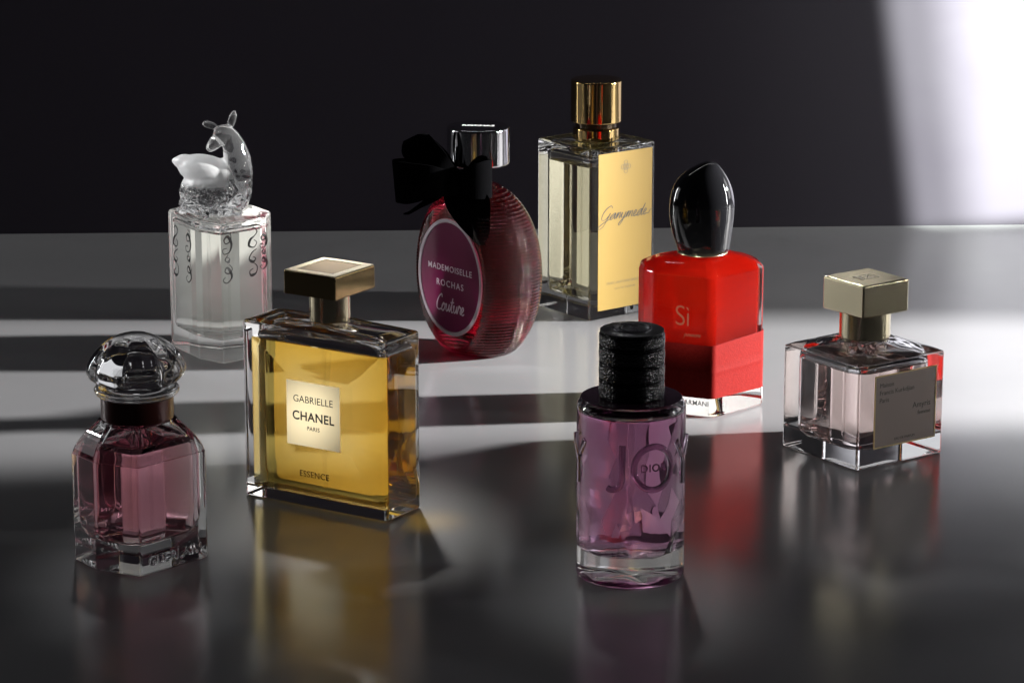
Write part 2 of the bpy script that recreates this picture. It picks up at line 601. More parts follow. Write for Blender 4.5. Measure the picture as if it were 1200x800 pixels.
def wall():
    m, nt, bs, out = mat('wall_paint')
    bs.inputs['Base Color'].default_value = (0.0128, 0.0108, 0.0155, 1)
    bs.inputs['Specular IOR Level'].default_value = 0.1
    rough_noise(nt, bs, 14, 0.55, 0.7)
    bm = bmesh.new()
    pts = [(-800, 330 - 34.5), (950, 330 + 41), (950, 360 + 41), (-800, 360 - 34.5)]
    loft(bm, [(pts, -200), (pts, 1600)])
    o = link('wall', bm, m, smooth=False)
    o['kind'] = 'structure'
    o['label'] = 'dark violet grey wall behind the table'


tabletop()
wall()
GRP = 'perfume bottles standing on the dark table'


# ------------------------------------------------------------------ 1 square pink bottle with the block cap (right)
def rose_bottle():
    t = thing('perfume_bottle', 'squat square bottle of pale rose perfume with blocky pale gold cap and taupe label', 'perfume bottle', (192.2, -241.3), 36, GRP)
    bm = bmesh.new()
    h = 62
    rings = slab_rings(lambda i: rrect(h - 2 * i, h - 2 * i, 1.6), 0, 57.8, 1.2, 1.0)
    for k, (wd, rr, z) in enumerate(((56, 2.5, 58.9), (48, 5, 60.3), (40, 9, 61.8), (33, 14, 63.2), (30, 14.9, 64.2))):
        rings.append((rrect(wd, wd, rr), z))
    loft(bm, rings)
    link('glass_body', bm, GLASS, t)
    liq = glass('rose_perfume', (1, 1, 1), REL, 0, None, (0.90, 0.66, 0.60), 16)
    bm = bmesh.new()
    rings = slab_rings(lambda i: rrect(50 - 2 * i, 50 - 2 * i, 9 - i * .5), 8, 51.5, 6, 0.3, 5)
    loft(bm, rings)
    link('perfume', bm, liq, t)
    bm = bmesh.new()
    loft(bm, [(rrect(49.6, 49.6, 9), 51.6), (rrect(50, 50, 9), 52), (rrect(49, 49, 9), 54.5), (rrect(38, 38, 12), 57.5), (rrect(22, 22, 10.9), 60), (rrect(21, 21, 10.4), 63.8)])
    link('air_space', bm, POCKET, t)
    bm = lathe(round_profile(1.2, 10, 51.3, .3, .3, 2), 16)
    link('dip_tube', bm, TUBE, t)
    link('neck_collar', lathe(round_profile(14, 64.3, 79, .6, .4), 64), PALEGOLD, t)
    cap = link('cap', box_bm(-16.5, 16.5, -16.5, 16.5, 78.9, 97, 1.1, 4), PALEGOLD, t)
    em = bmesh.new()
    mp = lambda a, b, hh: (a, b, 97.02 + hh)
    for seg in ([(-6, -4), (6, -4)], [(6, -4), (6, 4)], [(6, 4), (-6, 4)], [(-6, 4), (-6, -4)], [(-3.5, -2.6), (-3.5, 2.6)], [(-3.5, 2.6), (0, -1.2)], [(0, -1.2), (3.5, 2.6)], [(3.5, 2.6), (3.5, -2.6)]):
        flat_stroke(em, [Vector(seg[0]), Vector(seg[1])], 0.35, mp, 0.15)
    link('engraving', em, opaque('dark_engraving', (0.07, 0.06, 0.045), 0.4, 0.6), cap, smooth=False)
    lab = opaque('taupe_label', (0.25, 0.20, 0.18), 0.45, 0.3, (1500, 0.05, 0.0001, 2))
    lb = link('label', box_bm(-19.2, 24.2, -31.35, -31.02, 11, 50, .1, 1), lab, t, smooth=False)
    bm = bmesh.new()
    for (x0, x1, z0, z1) in ((-19.9, -19.2, 10.3, 50.7), (24.2, 24.9, 10.3, 50.7), (-19.2, 24.2, 10.3, 11), (-19.2, 24.2, 50, 50.7)):
        b2 = box_bm(x0, x1, -31.5, -31.02, z0, z1)
        tm = bpy.data.meshes.new('t'); b2.to_mesh(tm); b2.free(); bm.from_mesh(tm); bpy.data.meshes.remove(tm)
    link('label_border', bm, opaque('border_gold', (0.62, 0.48, 0.24), 0.4, 0.7), lb, smooth=False)
    bm = bmesh.new()
    for tx, x, z, s, al in (('Maison', -16.5, 45, 3.6, 'LEFT'), ('Francis Kurkdjian', -16.5, 40.8, 3.6, 'LEFT'), ('Paris', -16.5, 36.6, 3.6, 'LEFT'),
                            ('Amyris', 21, 30.5, 4.6, 'RIGHT'), ('femme', 21, 26, 3.4, 'RIGHT'), ('EAU DE PARFUM', 2.5, 13.8, 2.0, 'CENTER')):
        text_bm(tx, s, face_map(x, z, -31.36), 0.06, 0.0, al, 1.0, 1.0, bm)
    link('lettering', bm, opaque('label_print', (0.035, 0.028, 0.024), 0.5), lb, smooth=False)
    return t


# ------------------------------------------------------------------ 2 tall square bottle with gold label and gold cylinder cap
def tall_gold_bottle():
    t = thing('perfume_bottle', 'tall square glass bottle with a gold front label and polished gold cylinder cap', 'perfume bottle', (54, 89.5), 38, GRP)
    bm = bmesh.new()
    loft(bm, slab_rings(lambda i: rrect(54 - 2 * i, 54 - 2 * i, 2.0), 0, 111, 1.0, 1.8))
    link('glass_body', bm, GLASS, t)
    liq = glass('straw_perfume', (1, 1, 1), REL, 0, None, (0.96, 0.88, 0.42), 16)
    bm = bmesh.new()
    loft(bm, slab_rings(lambda i: rrect(44 - 2 * i, 44 - 2 * i, 7 - .4 * i), 11, 98, 5, 0.3, 5))
    link('perfume', bm, liq, t)
    bm = bmesh.new()
    loft(bm, [(rrect(43.8, 43.8, 7), 98.1), (rrect(44, 44, 7), 98.5), (rrect(44, 44, 7), 103), (rrect(40, 40, 8), 105.5), (rrect(24, 24, 11.9), 106.5), (rrect(22, 22, 10.9), 110.8)])
    link('air_space', bm, POCKET, t)
    link('added_glow_film', box_bm(27.03, 27.07, -6, 22.5, 11, 99), GLOW_FILM, t, smooth=False)  # added film, brightens the straw perfume seen through the left face
    link('dip_tube', lathe(round_profile(1.3, 13, 97.8, .3, .3, 2), 16), TUBE, t)
    prof = round_profile(15, 111.1, 119.2, .8, 1.0)
    link('neck_collar', lathe(prof, 64), GOLD, t)
    link('neck_ring', lathe(round_profile(13.4, 119.2, 122.6, .3, .3), 64), opaque('dark_ring', (0.05, 0.035, 0.02), .2, .8), t)
    link('cap', lathe(round_profile(16.5, 122.6, 149.8, .9, 1.3), 72), GOLD, t)
    g, nt, bs, out = mat('gold_label')
    bs.inputs['Base Color'].default_value = (0.20, 0.128, 0.022, 1)
    bs.inputs['Metallic'].default_value = 0.3
    bs.inputs['Roughness'].default_value = 0.42
    add_bump(nt, bs, 700, 0.08, 0.0002, 3, 'noise', (1, 1, .05))
    lb = link('label', box_bm(-20.5, 24, -27.35, -27.02, 5.5, 107, .1, 1), g, t, smooth=False)
    bm = script_bm('Ganymede', 3.9, 0.25, face_map(0, 64, -27.37), 0.45, 1.08)
    flat_stroke(bm, [Vector(p[:2]) for p in catmull([(16.5, .8, 0), (19, .6, 0), (20.5, 2.4, 0), (22, 3, 0)], 6)], 0.2, face_map(2, 64, -27.37), 0.1)
    link('lettering', bm, INK, lb, smooth=False)
    bm = bmesh.new()
    text_bm('MARC-ANTOINE BARROIS', 2.5, face_map(2, 22.5, -27.37), 0.06, 0, 'CENTER', 1.05, 1, bm)
    text_bm('EAU DE PARFUM', 2.0, face_map(2, 18.5, -27.37), 0.06, 0, 'CENTER', 1.2, 1, bm)
    link('small_print', bm, opaque('label_brown', (0.10, 0.07, 0.02), 0.5), lb, smooth=False)
    # the small rosette emblem at the top
    bm = bmesh.new()
    mp = face_map(2, 97, -27.37)
    for k in range(4):
        a = R(90 * k)
        pts = [Vector((math.cos(a) * 2.4 + 1.5 * math.cos(q), math.sin(a) * 2.6 + 1.5 * math.sin(q))) for q in [R(30 * j) for j in range(13)]]
        flat_stroke(bm, pts, 0.22, mp, 0.08)
    flat_stroke(bm, [Vector((2.1 * math.cos(R(20 * j)), 2.1 * math.sin(R(20 * j)))) for j in range(19)], 0.25, mp, 0.09)
    for x in (-.7, 0, .7):
        flat_stroke(bm, [Vector((x, -1.5)), Vector((x, 1.5))], 0.16, mp, 0.08)
    link('emblem', bm, opaque('emblem_brown', (0.10, 0.07, 0.02), 0.5), lb, smooth=False)
    return t


# ------------------------------------------------------------------ 3 flat amber bottle with square label
def amber_bottle():
    t = thing('perfume_bottle', 'wide flat rectangular bottle of amber perfume with a square pale gold label', 'perfume bottle', (-93.5, -338.6), -33, GRP)
    W, D = 91, 31
    bm = bmesh.new()
    rings = slab_rings(lambda i: rrect(W - 2 * i, D - 2 * i, 2.2), 0, 94.5, 1.3, 1.5)
    rings += [(rrect(W - 12, D - 8, 3), 95.6), (rrect(40, D - 9, 5), 96.3), (rrect(26, 22, 10.5), 97.2)]
    loft(bm, rings)
    link('glass_body', bm, GLASS, t)
    bm = bmesh.new()
    loft(bm, [[(x + 2.5, D / 2 + .03, 46 + z) for x, z in rrect(82, 79, 3)], [(x + 2.5, D / 2 + .07, 46 + z) for x, z in rrect(82, 79, 3)]])
    link('added_glow_film', bm, glow_film_material(0.17, (1.0, 0.75, 0.36)), t, smooth=False)  # added gold-tinted film that gives the amber perfume its glow
    liq = glass('amber_perfume', (1, 1, 1), REL, 0, (16, 0.06, 0.003, 1), (0.975, 0.895, 0.50), 145)
    # liquid block: big faces pinch inward as four facets towards the label
    bm = bmesh.new()
    x0, x1, z0, z1, y = -40.5, 43, 5.5, 86, 13.2
    bm2 = []
    def V(a, b, c):
        return bm.verts.new((a, b, c))
    fo = [V(x0, -y, z0), V(x1, -y, z0), V(x1, -y, z1), V(x0, -y, z1)]
    fi = [V(-18, -y + 8, 32), V(18, -y + 8, 32), V(18, -y + 8, 67), V(-18, -y + 8, 67)]
    bo = [V(x0, y, z0), V(x1, y, z0), V(x1, y, z1), V(x0, y, z1)]
    bi = [V(-18, y - 4.5, 32), V(18, y - 4.5, 32), V(18, y - 4.5, 67), V(-18, y - 4.5, 67)]
    for i in range(4):
        j = (i + 1) % 4
        bm.faces.new((fo[i], fo[j], fi[j], fi[i]))
        bm.faces.new((bo[j], bo[i], bi[i], bi[j]))
        bm.faces.new((fo[j], fo[i], bo[i], bo[j]))
    bm.faces.new(fi)
    bm.faces.new(list(reversed(bi)))
    bmesh.ops.bevel(bm, geom=list(bm.edges), offset=1.0, segments=3, affect='EDGES', profile=0.5)
    link('perfume', bm, liq, t)
    bm = bmesh.new()
    loft(bm, [(rrect(77, 23.5, 2, cx=1.5), 85.2), (rrect(78, 24, 2, cx=1.5), 86), (rrect(77, 23, 3, cx=1.5), 89), (rrect(60, 20, 6, cx=1), 91), (rrect(24, 16, 7.9), 92.5), (rrect(16, 15, 7.4), 96.8)])
    link('air_space', bm, POCKET, t)
    link('dip_tube', lathe(round_profile(1.2, 9, 84.8, .3, .3, 2), 16), TUBE, t)
    link('neck_collar', lathe(round_profile(10.6, 97.3, 112.4, .5, .4), 64), PALEGOLD, t)
    capm = opaque('bronze_gold', (0.40, 0.30, 0.15), 0.09, 1.0, (80, 0.02, 0.001, 1))
    cap = link('cap', box_bm(-16.2, 16.2, -17.5, 17.5, 112.4, 124.6, .7, 3), capm, t)
    bm = bmesh.new()
    o = [(-15.6, -16.9), (15.6, -16.9), (15.6, 16.9), (-15.6, 16.9)]
    n = [(-11.5, -12.6), (11.5, -12.6), (11.5, 12.6), (-11.5, 12.6)]
    def frame_ring(ps, z):
        return [bm.verts.new((a, b, z)) for a, b in ps]
    A, B, C, Dd = frame_ring(o, 124.62), frame_ring(o, 125.0), frame_ring(n, 125.0), frame_ring(n, 124.62)
    for i in range(4):
        j = (i + 1) % 4
        for p, q in ((A, B), (B, C), (C, Dd), (Dd, A)):
            bm.faces.new((p[i], p[j], q[j], q[i]))
    link('cap_rim', bm, opaque('rim_cream', (0.85, 0.75, 0.52), 0.35, 0.1), cap, smooth=False)
    link('cap_top', box_bm(-11.4, 11.4, -12.5, 12.5, 124.62, 124.78), opaque('cap_top_bronze', (0.15, 0.10, 0.045), 0.3, 1.0, (300, .05, .0002, 2)), cap, smooth=False)
    # label: pale gold lacquer print, slightly translucent
    m, nt, bs, out = mat('label_pale_gold')
    bs.inputs['Base Color'].default_value = (0.82, 0.74, 0.52, 1)
    bs.inputs['Roughness'].default_value = 0.45
    bs.inputs['Metallic'].default_value = 0.15
    tr = nt.nodes.new('ShaderNodeBsdfTranslucent'); tr.inputs[0].default_value = (0.85, 0.74, 0.50, 1)
    mx = nt.nodes.new('ShaderNodeMixShader'); mx.inputs[0].default_value = 0.3
    nt.links.new(bs.outputs[0], mx.inputs[1]); nt.links.new(tr.outputs[0], mx.inputs[2]); nt.links.new(mx.outputs[0], out.inputs['Surface'])
    yf = -D / 2
    lb = link('label', box_bm(-17, 17, yf - .3, yf - .03, 32.5, 66.8, .08, 1), m, t, smooth=False)
    bm = bmesh.new()
    text_bm('GABRIELLE', 5.2, face_map(0, 57.3, yf - .31), 0.07, 0.0, 'CENTER', 1.02, 1, bm)
    text_bm('CHANEL', 6.6, face_map(0, 48.3, yf - .31), 0.07, 0.12, 'CENTER', 1.06, 1.0, bm)
    text_bm('PARIS', 3.0, face_map(0, 42.3, yf - .31), 0.07, 0.02, 'CENTER', 1.12, 1, bm)
    link('lettering', bm, INK, lb, smooth=False)
    bm = text_bm('ESSENCE', 4.6, face_map(0, 17.6, yf - .04), 0.08, 0.06, 'CENTER', 1.08)
    link('lettering', bm, opaque('brown_ink', (0.05, 0.03, 0.012), .4), t, smooth=False)
    return t


# ------------------------------------------------------------------ 4 faceted plum bottle with domed stopper (front left)
def plum_bottle():
    t = thing('perfume_bottle', 'faceted glass bottle of plum perfume with a clear domed stopper and brown neck band', 'perfume bottle', (-182.2, -435.6), 0, GRP)
    P = [(-33, -2), (-20, -19.4), (2.9, -29.9), (33, 2), (20, 19.4), (-2.9, 29.9)]
    n = 9
    def ring(ins, r):
        return rpoly(offset_poly(P, ins), r, n)
    circle_of = lambda rad, rg: [(rad * x / math.hypot(x, y), rad * y / math.hypot(x, y)) for x, y in rg]
    bm = bmesh.new()
    rings = slab_rings(lambda i: ring(i, 2.2), 0, 55, 1.5, 0.4)
    base = ring(0.4, 2.2)
    cc = circle_of(18.6, base)
    for q, z in ((0.0, 56), (.10, 58.8), (.26, 61.8), (.48, 65.2), (.74, 68.6), (.92, 70.6), (1.0, 72.4)):
        rings.append((mix_ring(base, cc, q), z))
    loft(bm, rings)
    link('glass_body', bm, GLASS, t)
    bo, bi = offset_poly(P, -.10), offset_poly(P, -.05)
    def strip(q, f0, f1):          # from the right rear corner round to the left rear corner
        a, b, c, d = [Vector(q[k]) for k in (3, 4, 5, 0)]
        return [tuple(a.lerp(b, f0)), tuple(b), tuple(c), tuple(c.lerp(d, f1))]
    so, si = strip(bo, .12, .97), strip(bi, .12, .97)
    bm = bmesh.new()
    loft(bm, [(so + si[::-1], 5), (so + si[::-1], 55)])
    link('added_glow_film', bm, GLOW_FILM, t, smooth=False)  # added film round the rear facets to light the plum perfume
    liq = glass('plum_perfume', (1, 1, 1), REL, 0, (14, 0.05, 0.003, 1), (0.86, 0.27, 0.43), 32)
    bm = bmesh.new()
    rings = []
    for k in range(9):
        a = R(90 * k / 8)
        rings.append((ring(3.2 + 9 * (1 - math.sin(a)), 3.5 + 3 * (1 - math.sin(a))), 13 + 12 * (1 - math.cos(a))))
    rings.append((ring(3.2, 3.5), 54))
    b2 = ring(3.2, 3.5); c2 = circle_of(14.5, b2)
    rings += [(mix_ring(b2, c2, .1), 57.5), (mix_ring(b2, c2, .18), 59.5)]
    loft(bm, rings)
    link('perfume', bm, liq, t)
    bm = bmesh.new()
    loft(bm, [(mix_ring(b2, c2, .2), 59.6), (mix_ring(b2, c2, .45), 62.8), (mix_ring(b2, c2, .75), 66.5), (c2, 70), (c2, 72)])
    link('air_space', bm, POCKET, t)
    link('dip_tube', lathe(round_profile(1.1, 17, 59.2, .3, .3, 2), 16), TUBE, t)
    link('neck_band', lathe(round_profile(17.7, 72.5, 83.4, .4, .4), 72), opaque('brown_band', (0.075, 0.016, 0.012), 0.28, 0.2, (300, .05, .0003, 2)), t)
    link('neck_ring', lathe([(12, 83.5), (17, 83.6), (19.5, 84.2), (20.6, 85.6), (20.7, 87), (19.8, 88.3), (17, 89), (12, 89.2)], 72), GLASS_FACET, t)
    # domed, eight-lobed stopper
    bm = bmesh.new()
    prof = [(11, 89.4), (15, 89.7), (19, 90.6), (22, 92.2), (23.8, 94.4), (24.3, 96.6), (23.6, 99.5), (21.8, 103), (19, 106.4), (15.2, 109.6), (10.8, 112.2), (6, 113.9), (2, 114.5), (.2, 114.6)]
    N = 96
    pr = catmull([(r, 0, z) for r, z in prof], 3)
    rr = []
    for p in pr:
        r, z = max(p.x, .05), p.z
        pts = []
        for k in range(N):
            a = 2 * math.pi * k / N
            lob = abs(math.sin(4 * a + .5))
            amt = 0.085 * min(1, max(0, (z - 89) / 6)) * min(1, r / 8)
            pts.append((r * (1 - amt * (1 - lob) ** 1.6) * math.cos(a), r * (1 - amt * (1 - lob) ** 1.6) * math.sin(a), z))
        rr.append(pts)
    loft(bm, rr)
    so_ = link('stopper', bm, GLASS_FACET, t, wn=False)
    bm = bmesh.new()
    hr = []
    for p in pr[4:-1]:
        hr.append((circ(max(p.x * .52, .03), 64), 91.0 + (max(p.z, 89.4) - 89.4) * .5))
    loft(bm, hr)
    link('stopper_added_air', bm, glass('added_air', (1, 1, 1), 1 / 1.55), so_, wn=False)  # air dome added to let more light through the stopper
    # embossed maker's name along the foot of the right face
    bm = bmesh.new()
    text_bm('GUERLAIN', 6.6, plane_map(P[2], P[3], 6.6, -.25), 0.75, 0.12, 'CENTER', 1.12, 1.0, bm)
    link('embossing', bm, GLASS_FACET, t, smooth=False)
    return t


# ------------------------------------------------------------------ 5 clear bottle with doe stopper
def flourish(kind):
    """black pen ornament strokes, about 6 x 34 units, centred"""
    s = []
    if kind == 0:
        s.append([(0, 17), (2.2, 15), (2.0, 11), (-.6, 9.5), (-1.6, 12), (.4, 14), (2.6, 9), (1.4, 4), (-1.8, 3), (-2.4, 6), (0, 6.5)])
        s.append([(.4, 2), (-1.2, -1), (.6, -2.5), (1.4, -.4), (0, 0.4)])
        s.append([(1.2, -4), (2.8, -7.5), (.8, -10), (-1.4, -8.5), (-.2, -6), (1.8, -9), (2.4, -13), (-.4, -16), (-2.6, -14), (-1.2, -12)])
    else:
        s.append([(-2, 15), (.5, 17), (2.6, 14), (.8, 11), (-1.5, 9), (-2.4, 5), (.6, 3.5), (2.4, 6.5), (.6, 8.5)])
        s.append([(2.2, 2), (-.6, 0), (-2.4, -4), (-.2, -6.5), (1.6, -4.4), (0, -3)])
        s.append([(0, -7), (2.4, -10), (1.6, -14.5), (-1.4, -15.5), (-2.2, -12.6), (0, -11)])
    return s


def doe_bottle():
    t = thing('perfume_bottle', 'clear faceted crystal bottle with black scrollwork and a reclining doe as its stopper', 'perfume bottle', (-178.8, -25), 0, GRP)
    P = [(4.2, -32), (29.8, -10), (31.4, 8), (19, 27), (-1, 32), (-23, 27), (-32.1, 13), (-12.4, -19.5)]
    def ring(ins, r):
        return rpoly(offset_poly(P, ins), r, 6)
    bm = bmesh.new()
    loft(bm, slab_rings(lambda i: ring(i, 2.2), 0, 86.5, 1.6, 2.0))
    gb = link('glass_body', bm, GLASS, t)
    added_satin_back(gb, (.5, 1), 0.27)  # added satin finish, lightens the clear bottle from behind
    liq = glass('pale_perfume', (1, 1, 1), REL, 0, None, (0.90, 0.91, 0.80), 10)
    bm = bmesh.new()
    loft(bm, slab_rings(lambda i: ring(4.5 + i, 4), 13, 79, 4, .3, 5))
    link('perfume', bm, liq, t)
    b2 = ring(4.6, 4)
    bm = bmesh.new()
    loft(bm, [(b2, 79.1), (ring(4.8, 4), 81), (scale_ring(b2, .9), 82.6), (scale_ring(b2, .5), 83.4), (scale_ring(b2, .4), 86.2)])
    link('air_space', bm, POCKET, t)
    link('dip_tube', lathe(round_profile(1.1, 16, 78.6, .3, .3, 2), 16), TUBE, t)
    jobs = [(0, 1, .13, 65, .95, 0), (0, 1, .70, 66, .9, 1), (0, 1, .93, 66, .7, 0), (6, 7, .28, 62, .95, 1), (6, 7, .74, 62, 1.0, 0)]
    for i, j, f, z, sc, kd in jobs:
        p0, p1 = P[i], P[j]
        d = Vector((p1[0] - p0[0], p1[1] - p0[1]))
        bm = bmesh.new()
        base = plane_map(p0, p1, z, 0.03)
        off = (f - .5) * d.length
        mp = lambda a, b, h, base=base, off=off: base(a + off, b, h)
        for st in flourish(kd):
            pts = [Vector((p.x, p.y)) for p in catmull([(a * sc * 1.35, b * sc, 0) for a, b in st], 6)]
            flat_stroke(bm, pts, lambda q: .22 + .72 * math.sin(math.pi * q) ** 2 * (0.6 + .4 * math.sin(14 * q)), mp, 0.08)
        link('scrollwork', bm, INK, t, smooth=False)

    # the doe: one continuous crystal body, frosted along the back
    bm = bmesh.new()
    def ell(c, r, rot=(0, 0, 0), sub=3):
        M = Matrix.Translation(c) @ (Matrix.Rotation(R(rot[2]), 4, 'Z') @ Matrix.Rotation(R(rot[1]), 4, 'Y') @ Matrix.Rotation(R(rot[0]), 4, 'X')) @ Matrix.Diagonal((*r, 1))
        bmesh.ops.create_icosphere(bm, subdivisions=sub, radius=1, matrix=M)
    def limb(pts):
        for (p0, r0), (p1, r1) in zip(pts, pts[1:]):
            for k in range(7):
                s = k / 6
                c = Vector(p0).lerp(Vector(p1), s)
                rr = r0 + (r1 - r0) * s
                ell(c, (rr, rr, rr), sub=2)
    ell((-3, 0, 13.5), (20.5, 16.5, 15))
    ell((-6, 0, 26), (18.5, 12, 9.8), (0, 14, 0))
    ell((-20, 0, 32), (6.5, 5.5, 4.4), (0, -6, 0))
    ell((-24.5, 0, 32.5), (3, 2.4, 2.2), (0, -10, 0))
    ell((4, 0, 21), (12, 12, 13))
    ell((12.5, 0, 18), (9.0, 10, 17))
    limb([((12.6, 0, 25), 9.6), ((12.4, -.3, 33), 8.6), ((10.8, -1, 41), 7.2), ((8, -2, 47), 6.2)])
    ell((5, -3.2, 49), (6.8, 6.0, 6.2))
    limb([((3.6, -5, 48), 5.2), ((-.6, -8.4, 44.4), 4.0), ((-2.8, -9.8, 42.4), 3.0)])
    ell((-3.8, -.5, 54.4), (5.0, 1.8, 2.5), (0, 16, 10))
    ell((9.8, 0, 57.6), (2.6, 1.8, 6.0), (0, 16, 0))
    limb([((12, -8, 10), 5), ((2, -13, 5), 3.4), ((14, -14, 3.2), 2.4)])
    limb([((-12, -9, 12), 7), ((-20, -10, 6), 4.0), ((-6, -15, 3), 2.6)])
    limb([((-18, -4, 8), 5), ((-21, 3, 5), 4)])
    me = bpy.data.meshes.new('doe_raw')
    bm.to_mesh(me); bm.free()
    tmp = bpy.data.objects.new('doe_raw', me)
    COL.objects.link(tmp)
    rm = tmp.modifiers.new('r', 'REMESH'); rm.mode = 'VOXEL'; rm.voxel_size = 0.75
    sm = tmp.modifiers.new('s', 'SMOOTH'); sm.iterations = 6; sm.factor = .5
    dg = bpy.context.evaluated_depsgraph_get(); dg.update()
    me2 = bpy.data.meshes.new_from_object(tmp.evaluated_get(dg))
    bpy.data.objects.remove(tmp)
    bm = bmesh.new()
    bm.from_mesh(me2)
    bpy.data.meshes.remove(me2)
    bm.normal_update()
    for v in bm.verts:
        x, y, z = v.co
        # carved flower-like relief on the lower flank, faint hair lines elsewhere
        k = max(0, min(1, (20 - z) / 4)) * max(0, min(1, (10 - x) / 5))
        f = (noise.cell(Vector((x * .2 + .8 * noise.noise(Vector((x * .2, y * .2, z * .2))), y * .2, z * .2))) - .5) * 1.6 + noise.noise(Vector((x * .3, y * .3, z * .3))) * 1.1
        v.co += v.normal * (k * f)
        e = (Vector((x, y, z)) - Vector((2.4, -7.4, 51.8))).length
        if e < 1.4:
            v.co -= v.normal * (1.4 - e) * .7
    for v in bm.verts:
        v.co.z = max(v.co.z, 0) + 86.7
        v.co.x *= 1.0
    m, nt, bs, out = mat('doe_crystal')
    bs.inputs['Base Color'].default_value = (0.98, 0.985, 0.99, 1)
    bs.inputs['Transmission Weight'].default_value = 1
    bs.inputs['IOR'].default_value = 1.54
    tc = nt.nodes.new('ShaderNodeTexCoord')
    sx = nt.nodes.new('ShaderNodeSeparateXYZ'); nt.links.new(tc.outputs['Object'], sx.inputs[0])
    mr1 = nt.nodes.new('ShaderNodeMapRange'); mr1.inputs['From Min'].default_value = .1035; mr1.inputs['From Max'].default_value = .1065
    nt.links.new(sx.outputs['Z'], mr1.inputs['Value'])
    mr2 = nt.nodes.new('ShaderNodeMapRange'); mr2.inputs['From Min'].default_value = .009; mr2.inputs['From Max'].default_value = .006
    nt.links.new(sx.outputs['X'], mr2.inputs['Value'])
    mr3 = nt.nodes.new('ShaderNodeMapRange'); mr3.inputs['From Min'].default_value = .127; mr3.inputs['From Max'].default_value = .124
    nt.links.new(sx.outputs['Z'], mr3.inputs['Value'])
    a = nt.nodes.new('ShaderNodeMath'); a.operation = 'MULTIPLY'; b = nt.nodes.new('ShaderNodeMath'); b.operation = 'MULTIPLY'
    nt.links.new(mr1.outputs[0], a.inputs[0]); nt.links.new(mr2.outputs[0], a.inputs[1])
    nt.links.new(a.outputs[0], b.inputs[0]); nt.links.new(mr3.outputs[0], b.inputs[1])
    r = nt.nodes.new('ShaderNodeMapRange'); r.inputs['To Min'].default_value = 0.02; r.inputs['To Max'].default_value = 0.45
    nt.links.new(b.outputs[0], r.inputs['Value']); nt.links.new(r.outputs[0], bs.inputs['Roughness'])
    # frosted glass also scatters light at its surface
    df = nt.nodes.new('ShaderNodeBsdfDiffuse'); df.inputs[0].default_value = (0.90, 0.91, 0.92, 1)
    tl = nt.nodes.new('ShaderNodeBsdfTranslucent'); tl.inputs[0].default_value = (0.90, 0.91, 0.92, 1)
    m1 = nt.nodes.new('ShaderNodeMixShader'); m1.inputs[0].default_value = 0.5
    nt.links.new(df.outputs[0], m1.inputs[1]); nt.links.new(tl.outputs[0], m1.inputs[2])
    fr = nt.nodes.new('ShaderNodeMapRange'); fr.inputs['To Min'].default_value = 0.03; fr.inputs['To Max'].default_value = 0.45
    nt.links.new(b.outputs[0], fr.inputs['Value'])
    m2 = nt.nodes.new('ShaderNodeMixShader')
    nt.links.new(fr.outputs[0], m2.inputs[0]); nt.links.new(bs.outputs[0], m2.inputs[1]); nt.links.new(m1.outputs[0], m2.inputs[2])
    nt.links.new(m2.outputs[0], out.inputs['Surface'])
    link('doe_stopper', bm, m, t, wn=False)
    return t


